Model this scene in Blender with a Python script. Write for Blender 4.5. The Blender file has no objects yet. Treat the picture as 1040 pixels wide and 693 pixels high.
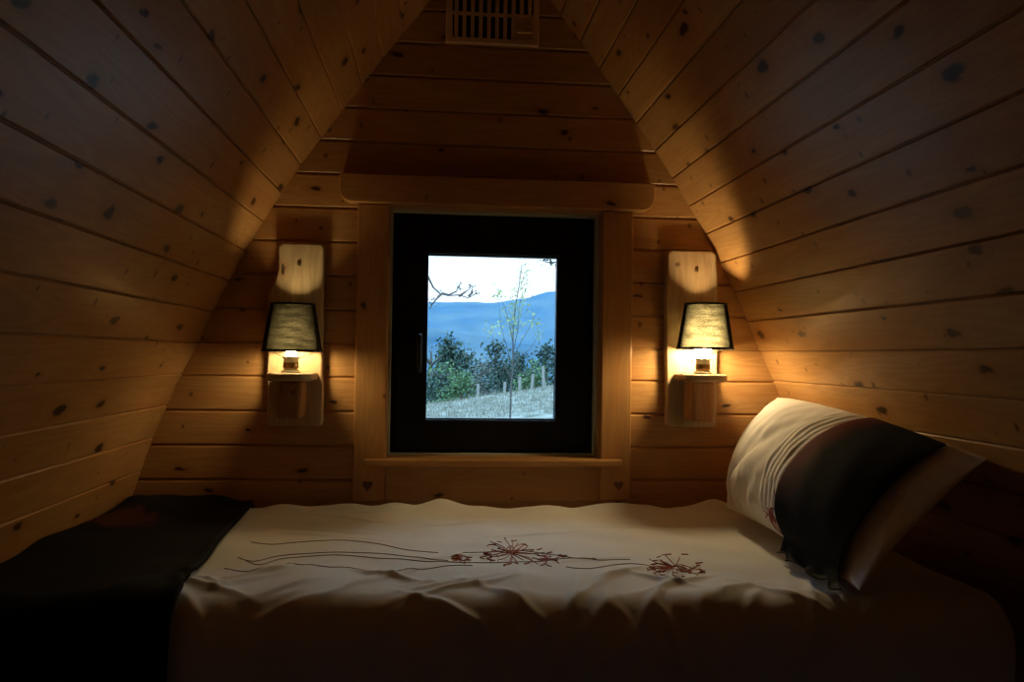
import bpy, bmesh, math, random
from mathutils import Vector, Matrix, noise
R = math.radians
random.seed(7)
sc = bpy.context.scene
col = sc.collection

# ------------------------------------------------------------------ settings
sc.view_settings.view_transform = 'Standard'
sc.view_settings.look = 'None'
sc.view_settings.exposure = 0.0
sc.view_settings.gamma = 1.0
sc.view_settings.use_curve_mapping = False
cy = sc.cycles
cy.max_bounces = 10; cy.diffuse_bounces = 5; cy.glossy_bounces = 3
cy.transmission_bounces = 6; cy.transparent_max_bounces = 16; cy.volume_bounces = 2
cy.sample_clamp_indirect = 4.0
cy.caustics_reflective = False; cy.caustics_refractive = False
cy.use_denoising = True

# ------------------------------------------------------------------ camera
F = 810.0; W, H = 1040.0, 693.0; D = 2.16; CZ = 0.9
def cam_axes():
    Y = Vector(((446-520)/F, -(360-346.5)/F, -1)).normalized()
    X = Vector((1, -0.0165, 0)); X.z = -(X.x*Y.x + X.y*Y.y)/Y.z; X.normalize()
    Z = X.cross(Y)
    return Matrix((X, Y, Z))            # world = M @ camera
CM = cam_axes()
cd = bpy.data.cameras.new('camera'); cam = bpy.data.objects.new('camera', cd); col.objects.link(cam)
cd.sensor_width = 36.0; cd.lens = F*36.0/W
cd.clip_start = 0.02; cd.clip_end = 6000
cam.matrix_world = Matrix.Translation((0, -D, CZ)) @ CM.to_4x4()
sc.camera = cam
def ray(px, py):
    return CM @ Vector(((px-W/2)/F, -(py-H/2)/F, -1))
def at(px, py, y):                      # point of the place seen at a photo position, on the plane Y = y
    r = ray(px, py); return Vector((0, -D, CZ)) + r*((y+D)/r.y)
def on_level(px, py, z):
    r = ray(px, py); return Vector((0, -D, CZ)) + r*((z-CZ)/r.z)

# ------------------------------------------------------------------ materials
def nmat(name):
    m = bpy.data.materials.new(name); m.use_nodes = True
    nt = m.node_tree; b = nt.nodes['Principled BSDF']
    return m, nt, b
def N(nt, t, **k):
    n = nt.nodes.new(t)
    for a, v in k.items():
        if a.startswith('i_'):
            n.inputs[a[2:].replace('_', ' ')].default_value = v
        else: setattr(n, a, v)
    return n
def math_n(nt, op, a, b=None, c=None):
    n = nt.nodes.new('ShaderNodeMath'); n.operation = op
    for i, v in enumerate((a, b, c)):
        if v is None: continue
        if isinstance(v, (int, float)): n.inputs[i].default_value = v
        else: nt.links.new(v, n.inputs[i])
    return n.outputs[0]
def ramp(nt, fac, stops):
    n = nt.nodes.new('ShaderNodeValToRGB'); e = n.color_ramp.elements
    while len(e) < len(stops): e.new(0.5)
    for el, (p, c) in zip(e, stops):
        el.position = p; el.color = (*c, 1)
    nt.links.new(fac, n.inputs[0]); return n.outputs[0]
def mixc(nt, fac, a, b, mode='MIX'):
    n = nt.nodes.new('ShaderNodeMix'); n.data_type = 'RGBA'; n.blend_type = mode
    for s, v in ((n.inputs['Factor'], fac), (n.inputs[6], a), (n.inputs[7], b)):
        if isinstance(v, (int, float)): s.default_value = v
        elif isinstance(v, tuple): s.default_value = (*v, 1)
        else: nt.links.new(v, s)
    return n.outputs[2]

def pine(name, light=(0.50, 0.285, 0.112), dark=(0.36, 0.175, 0.060), rough=0.38, knots=0.5, bump=0.25, ksize=1.0, coat=0.1):
    """boards: UV u runs along the grain in metres, v = board number / 2 + distance across in metres"""
    m, nt, b = nmat(name); L = nt.links
    uv = N(nt, 'ShaderNodeUVMap'); sp = N(nt, 'ShaderNodeSeparateXYZ'); L.new(uv.outputs[0], sp.inputs[0])
    u, v = sp.outputs[0], sp.outputs[1]
    bid = math_n(nt, 'FLOOR', math_n(nt, 'MULTIPLY', v, 2.0))
    wn = N(nt, 'ShaderNodeTexWhiteNoise', noise_dimensions='1D'); L.new(bid, wn.inputs['W'])
    rnd = wn.outputs['Value']
    uu = math_n(nt, 'ADD', u, math_n(nt, 'MULTIPLY', rnd, 13.7))
    cb = N(nt, 'ShaderNodeCombineXYZ'); L.new(uu, cb.inputs[0]); L.new(v, cb.inputs[1])
    # knots
    mk = N(nt, 'ShaderNodeMapping'); mk.inputs['Scale'].default_value = (4.6, 9.0, 1); L.new(cb.outputs[0], mk.inputs[0])
    wob = N(nt, 'ShaderNodeTexNoise', noise_dimensions='2D'); wob.inputs['Scale'].default_value = 5.0; wob.inputs['Detail'].default_value = 2
    L.new(mk.outputs[0], wob.inputs['Vector'])
    vadd = N(nt, 'ShaderNodeVectorMath', operation='MULTIPLY_ADD'); L.new(wob.outputs['Color'], vadd.inputs[0])
    vadd.inputs[1].default_value = (0.14, 0.14, 0); L.new(mk.outputs[0], vadd.inputs[2])
    vo = N(nt, 'ShaderNodeTexVoronoi', voronoi_dimensions='2D', feature='F1'); vo.inputs['Scale'].default_value = 1.0
    L.new(vadd.outputs[0], vo.inputs['Vector'])
    cs = N(nt, 'ShaderNodeSeparateColor'); L.new(vo.outputs['Color'], cs.inputs[0])
    has = math_n(nt, 'GREATER_THAN', cs.outputs[0], 1-knots)
    size = math_n(nt, 'MULTIPLY_ADD', cs.outputs[1], 0.07*ksize, 0.045*ksize)
    kd = math_n(nt, 'DIVIDE', vo.outputs['Distance'], size)             # 1 at the knot's rim
    core = math_n(nt, 'MULTIPLY', has, ramp(nt, kd, [(0.55, (1, 1, 1)), (1.0, (0, 0, 0))]))
    halo = math_n(nt, 'MULTIPLY', has, ramp(nt, math_n(nt, 'MULTIPLY', kd, 0.33), [(0.2, (1, 1, 1)), (0.8, (0, 0, 0))]))
    # grain that bends round the knots
    mg = N(nt, 'ShaderNodeMapping'); mg.inputs['Scale'].default_value = (1.3, 14.0, 1); L.new(cb.outputs[0], mg.inputs[0])
    gn = N(nt, 'ShaderNodeTexNoise', noise_dimensions='2D'); gn.inputs['Scale'].default_value = 1.0; gn.inputs['Detail'].default_value = 3
    L.new(mg.outputs[0], gn.inputs['Vector'])
    g1 = math_n(nt, 'MULTIPLY_ADD', halo, 0.35, gn.outputs['Fac'])
    ringv = math_n(nt, 'SINE', math_n(nt, 'MULTIPLY', g1, 60.0))
    ring = math_n(nt, 'MULTIPLY_ADD', ringv, 0.5, 0.5)
    mf = N(nt, 'ShaderNodeMapping'); mf.inputs['Scale'].default_value = (9, 420.0, 1); L.new(cb.outputs[0], mf.inputs[0])
    fn = N(nt, 'ShaderNodeTexNoise', noise_dimensions='2D'); fn.inputs['Scale'].default_value = 1.0; L.new(mf.outputs[0], fn.inputs['Vector'])
    c = mixc(nt, math_n(nt, 'MULTIPLY', ring, 0.45), light, dark)
    c = mixc(nt, math_n(nt, 'MULTIPLY', fn.outputs['Fac'], 0.25), c, dark)
    tint = ramp(nt, rnd, [(0.0, (0.84, 0.80, 0.76)), (1.0, (1.08, 1.07, 1.05))])
    c = mixc(nt, 1.0, c, tint, 'MULTIPLY')
    # broad darker streaks of heartwood
    ms = N(nt, 'ShaderNodeMapping'); ms.inputs['Scale'].default_value = (0.8, 9, 1); L.new(cb.outputs[0], ms.inputs[0])
    sn = N(nt, 'ShaderNodeTexNoise', noise_dimensions='2D'); sn.inputs['Scale'].default_value = 2.0; L.new(ms.outputs[0], sn.inputs['Vector'])
    c = mixc(nt, ramp(nt, sn.outputs['Fac'], [(0.5, (0, 0, 0)), (0.8, (0.55, 0.55, 0.55))]), c, (0.42, 0.17, 0.05))
    m2 = N(nt, 'ShaderNodeMapping'); m2.inputs['Scale'].default_value = (16, 13.0, 1); m2.inputs['Rotation'].default_value = (0, 0, .5); L.new(cb.outputs[0], m2.inputs[0])
    v2 = N(nt, 'ShaderNodeTexVoronoi', voronoi_dimensions='2D', feature='F1'); v2.inputs['Scale'].default_value = 1.0; L.new(m2.outputs[0], v2.inputs['Vector'])
    c2 = N(nt, 'ShaderNodeSeparateColor'); L.new(v2.outputs['Color'], c2.inputs[0])
    d2 = math_n(nt, 'DIVIDE', v2.outputs['Distance'], math_n(nt, 'MULTIPLY_ADD', c2.outputs[1], .10, .05))
    dash = math_n(nt, 'MULTIPLY', math_n(nt, 'GREATER_THAN', c2.outputs[0], 1-knots*.30), ramp(nt, d2, [(.4, (1, 1, 1)), (1.0, (0, 0, 0))]))
    c = mixc(nt, math_n(nt, 'MULTIPLY', dash, .75), c, (0.09, 0.035, 0.015))
    c = mixc(nt, math_n(nt, 'MULTIPLY', halo, 0.45), c, (0.30, 0.12, 0.035))
    c = mixc(nt, math_n(nt, 'MULTIPLY', core, 0.92), c, (0.035, 0.016, 0.008))
    L.new(c, b.inputs['Base Color'])
    b.inputs['Roughness'].default_value = rough
    b.inputs['Coat Weight'].default_value = coat; b.inputs['Coat Roughness'].default_value = 0.2; b.inputs['Specular IOR Level'].default_value = 0.22
    bp = N(nt, 'ShaderNodeBump'); bp.inputs['Strength'].default_value = bump; bp.inputs['Distance'].default_value = 0.0012
    hgt = math_n(nt, 'MULTIPLY_ADD', core, -0.6, math_n(nt, 'ADD', math_n(nt, 'MULTIPLY', ring, 0.35), math_n(nt, 'MULTIPLY', fn.outputs['Fac'], 0.4)))
    L.new(hgt, bp.inputs['Height']); L.new(bp.outputs[0], b.inputs['Normal'])
    return m

def fabric(name, colr, rough=0.85, weave=900, sheen=0.2, bump=0.3, var=0.06):
    m, nt, b = nmat(name); L = nt.links
    tc = N(nt, 'ShaderNodeTexCoord')
    n = N(nt, 'ShaderNodeTexNoise'); n.inputs['Scale'].default_value = weave; n.inputs['Detail'].default_value = 1; L.new(tc.outputs['Object'], n.inputs['Vector'])
    n2 = N(nt, 'ShaderNodeTexNoise'); n2.inputs['Scale'].default_value = 9; L.new(tc.outputs['Object'], n2.inputs['Vector'])
    c = mixc(nt, n2.outputs['Fac'], colr, tuple(x*(1-var*2) for x in colr))
    L.new(c, b.inputs['Base Color']); b.inputs['Roughness'].default_value = rough
    b.inputs['Sheen Weight'].default_value = sheen; b.inputs['Specular IOR Level'].default_value = 0.15
    bp = N(nt, 'ShaderNodeBump'); bp.inputs['Strength'].default_value = bump; bp.inputs['Distance'].default_value = 0.0006
    L.new(n.outputs['Fac'], bp.inputs['Height']); L.new(bp.outputs[0], b.inputs['Normal'])
    return m
def plain(name, colr, rough=0.5, metal=0.0, nz=0.1, scale=30, spec=0.5):
    m, nt, b = nmat(name); L = nt.links
    tc = N(nt, 'ShaderNodeTexCoord')
    n = N(nt, 'ShaderNodeTexNoise'); n.inputs['Scale'].default_value = scale; n.inputs['Detail'].default_value = 4; L.new(tc.outputs['Object'], n.inputs['Vector'])
    c = mixc(nt, n.outputs['Fac'], tuple(x*(1-nz) for x in colr), tuple(x*(1+nz) for x in colr))
    L.new(c, b.inputs['Base Color']); b.inputs['Roughness'].default_value = rough; b.inputs['Metallic'].default_value = metal
    b.inputs['Specular IOR Level'].default_value = spec
    return m

PINE_SIDE = pine('pine_side', knots=0.72, ksize=1.15)
PINE_END = pine('pine_end', knots=0.55, ksize=0.8)
PINE_TRIM = pine('pine_trim', light=(0.46, 0.25, 0.092), dark=(0.35, 0.165, 0.056), knots=0.22, ksize=0.7, rough=0.4)
SLAB = pine('rough_slab', light=(0.56, 0.44, 0.27), dark=(0.36, 0.26, 0.15), rough=0.6, knots=0.45, ksize=0.8, bump=0.8, coat=0.0)
BLOCK = pine('bracket_wood', light=(0.40, 0.22, 0.10), dark=(0.25, 0.12, 0.05), rough=0.6, knots=0.1, bump=0.8, coat=0.0)
WHITE = fabric('white_cotton', (0.79, 0.78, 0.75))
PILLOW = fabric('pillow_cotton', (0.80, 0.75, 0.71))
THREAD = fabric('red_thread', (0.40, 0.10, 0.08), weave=300)
THREAD_BROWN = fabric('brown_thread', (0.24, 0.12, 0.09), weave=300)
BLACKF = plain('window_black', (0.006, 0.006, 0.007), 0.45, spec=0.25)
VENTM = plain('vent_plastic', (0.62, 0.42, 0.24), 0.4)
DARKM = plain('vent_dark', (0.02, 0.016, 0.012), 0.9)
HOLDER = plain('holder_cream', (0.80, 0.66, 0.40), 0.4)
RINGM = plain('holder_ring', (0.30, 0.17, 0.06), 0.3, 0.6)
SCREW = plain('screw_metal', (0.75, 0.65, 0.45), 0.3, 1.0)
HEART = plain('heart_stain', (0.10, 0.035, 0.02), 0.6)
PIPE = fabric('black_trim', (0.010, 0.009, 0.008), weave=500)

# ------------------------------------------------------------------ mesh helpers
class MB:
    def __init__(s): s.v = []; s.f = []; s.uv = []; s.mi = []
    def face(s, pts, uvs=None, mi=0):
        k = len(s.v); s.v += [tuple(p) for p in pts]; s.f.append(tuple(range(k, k+len(pts))))
        s.uv.append(uvs or [(p[0], p[2]) for p in pts]); s.mi.append(mi)
    def box(s, a, b, axis=0, vo=0.0, mi=0):
        """box a..b; grain along axis; vo = board number / 2"""
        (x0, y0, z0), (x1, y1, z1) = a, b
        q = [(x0,y0,z0),(x1,y0,z0),(x1,y1,z0),(x0,y1,z0),(x0,y0,z1),(x1,y0,z1),(x1,y1,z1),(x0,y1,z1)]
        c = [(x0+x1)/2, (y0+y1)/2, (z0+z1)/2]
        for f in ((0,1,5,4),(1,2,6,5),(2,3,7,6),(3,0,4,7),(4,5,6,7),(3,2,1,0)):
            P = [Vector(q[i]) for i in f]
            n = (P[1]-P[0]).cross(P[3]-P[0]); na = max(range(3), key=lambda i: abs(n[i]))
            rest = [i for i in range(3) if i != na]
            if axis in rest: ua = axis; va = [i for i in rest if i != axis][0]
            else: ua, va = rest
            s.face(P, [(p[ua], vo+0.2+(p[va]-c[va])) for p in P], mi)
        return s
    def build(s, name, m, parent=None, weld=0.0, smooth=False, bevel=0, seg=2):
        me = bpy.data.meshes.new(name); me.from_pydata(s.v, [], s.f)
        ul = me.uv_layers.new(name='UVMap'); i = 0
        for fu in s.uv:
            for c in fu: ul.data[i].uv = c; i += 1
        for p, k in zip(me.polygons, s.mi): p.material_index = k
        o = bpy.data.objects.new(name, me); col.objects.link(o)
        for mm in (m if isinstance(m, (list, tuple)) else [m]): me.materials.append(mm)
        bm = bmesh.new(); bm.from_mesh(me); bmesh.ops.remove_doubles(bm, verts=bm.verts, dist=weld or 1e-5)
        bmesh.ops.recalc_face_normals(bm, faces=bm.faces) if not weld == -1 else None
        bm.to_mesh(me); bm.free()
        if smooth:
            for p in me.polygons: p.use_smooth = True
        if bevel:
            md = o.modifiers.new('bevel', 'BEVEL'); md.width = bevel; md.segments = seg; md.limit_method = 'ANGLE'
        if parent: o.parent = parent
        return o
def tube(mb, pts, rad, n=6, mi=0, cap=True):
    pts = [Vector(p) for p in pts]; rs = rad if isinstance(rad, (list, tuple)) else [rad]*len(pts)
    rings = []; prev = None; L = 0
    for i, p in enumerate(pts):
        t = (pts[min(i+1, len(pts)-1)] - pts[max(i-1, 0)]).normalized()
        if prev is None: a = t.orthogonal().normalized()
        else: a = (prev - t*prev.dot(t)).normalized()
        prev = a; b = t.cross(a)
        if i: L += (p-pts[i-1]).length
        rings.append(([p + (a*math.cos(2*math.pi*k/n) + b*math.sin(2*math.pi*k/n))*rs[i] for k in range(n)], L))
    for (r0, l0), (r1, l1) in zip(rings, rings[1:]):
        for k in range(n):
            j = (k+1) % n
            mb.face([r0[k], r0[j], r1[j], r1[k]], [(l0, .2+k*.01), (l0, .2+k*.01+.01), (l1, .2+k*.01+.01), (l1, .2+k*.01)], mi)
    if cap:
        mb.face(list(reversed(rings[0][0])), None, mi); mb.face(rings[-1][0], None, mi)
def lathe(mb, prof, c=(0, 0, 0), n=32, mi=0, close=False):
    c = Vector(c)
    pr = prof + [prof[0]] if close else prof
    for (r0, z0), (r1, z1) in zip(pr, pr[1:]):
        for k in range(n):
            a0, a1 = 2*math.pi*k/n, 2*math.pi*(k+1)/n
            P = [c+Vector((r0*math.cos(a0), r0*math.sin(a0), z0)), c+Vector((r0*math.cos(a1), r0*math.sin(a1), z0)),
                 c+Vector((r1*math.cos(a1), r1*math.sin(a1), z1)), c+Vector((r1*math.cos(a0), r1*math.sin(a0), z1))]
            U = [(a0*.07, z0), (a1*.07, z0), (a1*.07, z1), (a0*.07, z1)]
            if r0 < 1e-6: P, U = P[1:], U[1:]
            elif r1 < 1e-6: P, U = P[:3], U[:3]
            mb.face(P, U, mi)
def prism(mb, outline, y0, y1, mi=0, vo=0.0, axis=0):
    """outline in XZ, pushed from y0 to y1"""
    uvf = (lambda p: (p[0], vo+.2+p[1])) if axis == 0 else (lambda p: (p[1], vo+.2+p[0]))
    cx = sum(p[0] for p in outline)/len(outline); cz = sum(p[1] for p in outline)/len(outline)
    uvf2 = (lambda p: (p[0], vo+.2+p[1]-cz)) if axis == 0 else (lambda p: (p[1], vo+.2+p[0]-cx))
    mb.face([(x, y0, z) for x, z in outline], [uvf2(p) for p in outline], mi)
    mb.face([(x, y1, z) for x, z in reversed(outline)], [uvf2(p) for p in reversed(outline)], mi)
    n = len(outline)
    for i in range(n):
        a, b = outline[i], outline[(i+1) % n]
        ua, ub = uvf2(a), uvf2(b)
        mb.face([(b[0], y0, b[1]), (a[0], y0, a[1]), (a[0], y1, a[1]), (b[0], y1, b[1])],
                [ub, ua, (ua[0], ua[1]+.02), (ub[0], ub[1]+.02)], mi)
def tag(o, label, cat, group=None, kind=None):
    o['label'] = label; o['category'] = cat
    if group: o['group'] = group
    if kind: o['kind'] = kind
    return o
def struct(o): o['kind'] = 'structure'; return o
def empty(name, loc=(0, 0, 0)):
    o = bpy.data.objects.new(name, None); o.location = loc; o.empty_display_size = 0.1; col.objects.link(o); return o
def settle(child, root):                # keep world-space mesh data while parented to a root away from the origin
    child.parent = root; child.matrix_parent_inverse = Matrix.Translation(-root.location)
    return child

# ------------------------------------------------------------------ the pod's arch
CX = 0.132; PITCH = 0.0907; WALLT = 0.12; BACK = -3.6
ARCH = [(0.0, 1.0), (.25, .982), (.40, .952), (.517, .921), (.566, .905), (.649, .880), (.738, .845), (.85, .797), (.92, .762), (1.01, .723),
        (1.10, .680), (1.175, .641), (1.25, .599), (1.32, .556), (1.40, .507), (1.477, .453), (1.556, .396), (1.635, .340), (1.75, .257), (1.87, .163), (1.96, .088), (2.02, .030), (2.042, 0.0)]
def hw(z):
    for (z0, w0), (z1, w1) in zip(ARCH, ARCH[1:]):
        if z <= z1: return w0 + (w1-w0)*max(0, (z-z0)/(z1-z0))
    return 0.0
def arc_points():
    P = [Vector((w, z)) for z, w in ARCH]; S = [0]
    for a, b in zip(P, P[1:]): S.append(S[-1]+(b-a).length)
    return P, S
AP, AS = arc_points()
def arc(s):
    s = min(max(s, 0), AS[-1])
    for i in range(len(AS)-1):
        if s <= AS[i+1]+1e-9:
            t = (s-AS[i])/(AS[i+1]-AS[i]); p = AP[i].lerp(AP[i+1], t)
            return p, (AP[i+1]-AP[i]).normalized()
def arc_smooth(s):
    a, b = arc(s-.03)[0], arc(s+.03)[0]; c = arc(s)[0]
    if .03 < s < AS[-1]-.03: c = c*0.5 + (a+b)*0.25
    return c
def s_at_z(z):
    i = next(i for i in range(len(AP)-1) if AP[i+1].y >= z)
    t = (z-AP[i].y)/(AP[i+1].y-AP[i].y); return AS[i]+t*(AS[i+1]-AS[i])
def side_wall(name, sign):
    mb = MB(); s0 = s_at_z(1.246) % PITCH
    cuts = []                                         # (s, depth, board)
    gw = 0.0035; gd = 0.0035
    k = 0; s = s0 - PITCH; top = AS[-1]
    prof = []
    while s < top:
        e = s + PITCH
        for q, d in ((s+.0006, 0.006), (s+.0008, gd), (s+gw, 0), (s+PITCH*.35, 0), (s+PITCH*.65, 0), (e-gw, 0), (e-.0008, gd), (e-.0006, .006)):
            if 0 <= q <= top: prof.append((q, d, k))
        s = e; k += 1
    pts = []
    for q, d, k in prof:
        c = arc_smooth(q); t = arc(q)[1]; n = Vector((t.y, -t.x))       # outward of the right-hand side
        p = c + n*d
        pts.append((CX + sign*p.x, p.y, q, k))
    ys = [0.10, 0.0, BACK/4, BACK/2, BACK*.75, BACK-.02]
    for (x0, z0, q0, k0), (x1, z1, q1, k1) in zip(pts, pts[1:]):
        for y0, y1 in zip(ys, ys[1:]):
            P = [(x0, y0, z0), (x0, y1, z0), (x1, y1, z1), (x1, y0, z1)]
            kk = k0; l0 = q0-(s0+(kk-1)*PITCH); l1 = q1-(s0+(kk-1)*PITCH)
            off = (0 if sign > 0 else 40)+kk
            P2 = [(y0, off*.5+.2+l0), (y1, off*.5+.2+l0), (y1, off*.5+.2+l1), (y0, off*.5+.2+l1)]
            mb.face(P, P2)
    # outer skin so that the wall has thickness
    n = 24
    outer = []
    for i in range(n+1):
        q = AS[-1]*i/n; c = arc_smooth(q); t = arc(q)[1]; nn = Vector((t.y, -t.x)); p = c+nn*.09
        if i == n: p = Vector((0, 2.042+.12))
        outer.append((CX+sign*p.x, p.y))
    for a, b in zip(outer, outer[1:]):
        mb.face([(a[0], ys[0], a[1]), (b[0], ys[0], b[1]), (b[0], ys[-1], b[1]), (a[0], ys[-1], a[1])], [(0, 90.2), (0, 90.25), (3, 90.25), (3, 90.2)])
    o = mb.build(name, PINE_SIDE); return struct(o)
side_wall('wall_right', 1); side_wall('wall_left', -1)

# end wall with the window opening, horizontal boards
OX0, OX1, OZ0, OZ1 = -0.138, 0.440, 0.618, 1.298      # window opening
def end_wall():
    mb = MB(); zb = 0.834 - 10*PITCH; prof = []
    gw = 0.0052; gd = .005; k = 0; z = zb
    while z < 2.05:
        e = z+PITCH
        for q, d in ((z+.0006, .006), (z+.0008, gd), (z+gw, 0), (e-gw, 0), (e-.0008, gd), (e-.0006, .006)):
            prof.append((q, d, k))
        z = e; k += 1
    out = []
    for a, b in zip(prof, prof[1:]):
        out.append(a)
        for zc in (OZ0-.004, OZ1+.004, 0.0):
            if a[0] < zc < b[0]: out.append((zc, a[1]+(b[1]-a[1])*(zc-a[0])/(b[0]-a[0]), a[2]))
    out.append(prof[-1])
    out = [p for p in out if -.001 <= p[0] <= 2.036]
    for (z0, d0, k0), (z1, d1, k1) in zip(out, out[1:]):
        inside = z0 >= OZ0-.0045 and z1 <= OZ1+.0045
        a0, a1 = hw(z0)+.006, hw(z1)+.006
        spans = [((CX-a0, CX-a1), (OX0-.004,)*2), ((OX1+.004,)*2, (CX+a0, CX+a1))] if inside else [((CX-a0, CX-a1), (CX+a0, CX+a1))]
        b = k0*.5+100
        for (l0, l1), (r0, r1) in spans:
            l = lambda zz: zz-(zb+k0*PITCH)
            mb.face([(l0, d0, z0), (r0, d0, z0), (r1, d1, z1), (l1, d1, z1)],
                    [(l0, b+.2+l(z0)), (r0, b+.2+l(z0)), (r1, b+.2+l(z1)), (l1, b+.2+l(z1))])
    # outer face
    y = .10
    zs = [0, OZ0-.004, OZ1+.004, 2.036]
    for a, c in ((0, OZ0-.004), (OZ0-.004, OZ1+.004), (OZ1+.004, 2.036)):
        m = 14
        for i in range(m):
            z0, z1 = a+(c-a)*i/m, a+(c-a)*(i+1)/m
            a0, a1 = hw(z0)+.006, hw(z1)+.006
            hole = a == OZ0-.004
            for (l0, l1), (r0, r1) in ([((CX-a0, CX-a1), (OX0-.004,)*2), ((OX1+.004,)*2, (CX+a0, CX+a1))] if hole else [((CX-a0, CX-a1), (CX+a0, CX+a1))]):
                mb.face([(r0, y, z0), (l0, y, z0), (l1, y, z1), (r1, y, z1)], [(0, 150.2)]*4)
    return struct(mb.build('wall_end', PINE_END))
end_wall()
# wall behind the camera and the floor
mb = MB()
for i in range(20):
    z0, z1 = 2.036*i/20, 2.036*(i+1)/20; a0, a1 = hw(z0), hw(z1); b = 60+i*.5
    mb.face([(CX-a0, BACK, z0), (CX+a0, BACK, z0), (CX+a1, BACK, z1), (CX-a1, BACK, z1)], [(-a0, b+.2), (a0, b+.2), (a1, b+.3), (-a1, b+.3)])
struct(mb.build('wall_back', PINE_END))
mb = MB()
for i in range(20):
    x0, x1 = CX-1.0+2.0*i/20, CX-1.0+2.0*(i+1)/20
    mb.box((x0+.0008, BACK, -.03), (x1-.0008, .10, 0), axis=1, vo=200+i*.5)
struct(mb.build('floor', PINE_SIDE))

# ------------------------------------------------------------------ window
def rounded(x0, x1, z0, z1, r=.03, bottom=True, top=False, n=7):
    P = []
    def cor(cx, cz, a0):
        for i in range(n+1):
            a = a0+math.pi/2*i/n; P.append((cx+r*math.cos(a), cz+r*math.sin(a)))
    if bottom: cor(x0+r, z0+r, math.pi); cor(x1-r, z0+r, 1.5*math.pi)
    else: P += [(x0, z0), (x1, z0)]
    if top: cor(x1-r, z1-r, 0); cor(x0+r, z1-r, .5*math.pi)
    else: P += [(x1, z1), (x0, z1)]
    return P
win = struct(empty('window_1', (0.151, 0.08, OZ0)))
# jamb liner of the opening
mb = MB()
mb.box((OX0-.012, 0.0, OZ0-.012), (OX0, .12, OZ1+.012), 2, 170)
mb.box((OX1, 0.0, OZ0-.012), (OX1+.012, .12, OZ1+.012), 2, 171)
mb.box((OX0, 0.0, OZ1), (OX1, .12, OZ1+.012), 0, 172)
mb.box((OX0, 0.0, OZ0-.012), (OX1, .12, OZ0), 0, 173)
settle(mb.build('jamb_liner', PINE_TRIM), win)
mb = MB()
q = .006
mb.box((OX0, .040, OZ0), (OX0+q, .078, OZ1), 2); mb.box((OX1-q, .040, OZ0), (OX1, .078, OZ1), 2)
mb.box((OX0+q, .040, OZ1-q), (OX1-q, .078, OZ1), 0); mb.box((OX0+q, .046, OZ0+.0045), (OX1-q, .078, OZ0+.0085), 0)
settle(mb.build('seal_strip', plain('seal_grey', (.42, .43, .35), .6)), win)
# fixed black frame
def frame_mesh(x0, x1, z0, z1, w, y0, y1):
    mb = MB()
    mb.box((x0, y0, z0), (x0+w[0], y1, z1), 2); mb.box((x1-w[1], y0, z0), (x1, y1, z1), 2)
    mb.box((x0+w[0], y0, z1-w[2]), (x1-w[1], y1, z1), 0); mb.box((x0+w[0], y0, z0), (x1-w[1], y1, z0+w[3]), 0)
    return mb
settle(frame_mesh(OX0, OX1, OZ0, OZ1, (.035, .035, .035, .03), .078, .13).build('window_frame', BLACKF, bevel=.003), win)
GX0, GX1, GZ0, GZ1 = -.0375, .3325, .7185, 1.181
sx0, sx1, sz0, sz1 = OX0+.022, OX1-.022, OZ0+.018, OZ1-.022
sash = settle(frame_mesh(sx0, sx1, sz0, sz1, (GX0-sx0, sx1-GX1, sz1-GZ1, GZ0-sz0), .062, .115).build('sash', BLACKF, bevel=.004), win)
mb = frame_mesh(GX0-.004, GX1+.004, GZ0-.004, GZ1+.004, (.008,)*4, .074, .098)
settle(mb.build('glazing_bead', BLACKF), win)
glass, nt, b = nmat('glass_pane'); nt.nodes.remove(b)
tr = N(nt, 'ShaderNodeBsdfTransparent'); tr.inputs[0].default_value = (.94, .97, .98, 1)
gl = N(nt, 'ShaderNodeBsdfGlossy'); gl.inputs['Roughness'].default_value = 0.02
fr = N(nt, 'ShaderNodeFresnel'); fr.inputs['IOR'].default_value = 1.45
mx = N(nt, 'ShaderNodeMixShader'); nt.links.new(fr.outputs[0], mx.inputs[0]); nt.links.new(tr.outputs[0], mx.inputs[1]); nt.links.new(gl.outputs[0], mx.inputs[2])
nt.links.new(mx.outputs[0], nt.nodes['Material Output'].inputs[0])
mb = MB(); mb.box((GX0+.002, .084, GZ0+.002), (GX1-.002, .088, GZ1-.002), 0)
settle(mb.build('glass_pane', glass), win)
# handle on the left stile
mb = MB(); hx = -0.058
mb.box((hx-.013, .053, .915), (hx+.013, .062, .985), 2)
tube(mb, [(hx, .055, .955), (hx, .03, .955), (hx+.002, .022, .950), (hx+.004, .020, .93), (hx+.004, .021, .85)], [.008, .008, .009, .009, .007], 10)
settle(mb.build('window_handle', plain('handle_black', (.012, .012, .013), .25), bevel=.002), win)
# casing, header, sill, apron
CY0 = -.020
def casing(name, x0, x1, vo, hx):
    mb = MB(); mb.box((x0, CY0, .508), (x1, 0.001, OZ1), 2, vo)
    o = struct(mb.build(name, PINE_TRIM, bevel=.004))
    h = MB()
    pts = []
    s = .0135
    for i in range(28):
        t = 2*math.pi*i/28
        pts.append((hx+s*(16*math.sin(t)**3)/16, .551+s*(13*math.cos(t)-5*math.cos(2*t)-2*math.cos(3*t)-math.cos(4*t))/15))
    prism(h, pts, CY0-.0012, CY0+.001)
    hh = h.build('heart_motif', HEART, o)
    return o
casing('trim_1', -.222, OX0, 180, -.183)
casing('trim_2', OX1, .525, 181, .492)
mb = MB(); prism(mb, rounded(-.268, .578, 1.299, 1.374, .032), -.040, 0.001, vo=182)
struct(mb.build('trim_3', PINE_TRIM, bevel=.003))
mb = MB(); prism(mb, [(-.192, .603), (.497, .603), (.497, .6225), (-.192, .6225)], -.045, CY0, vo=183)
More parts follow.
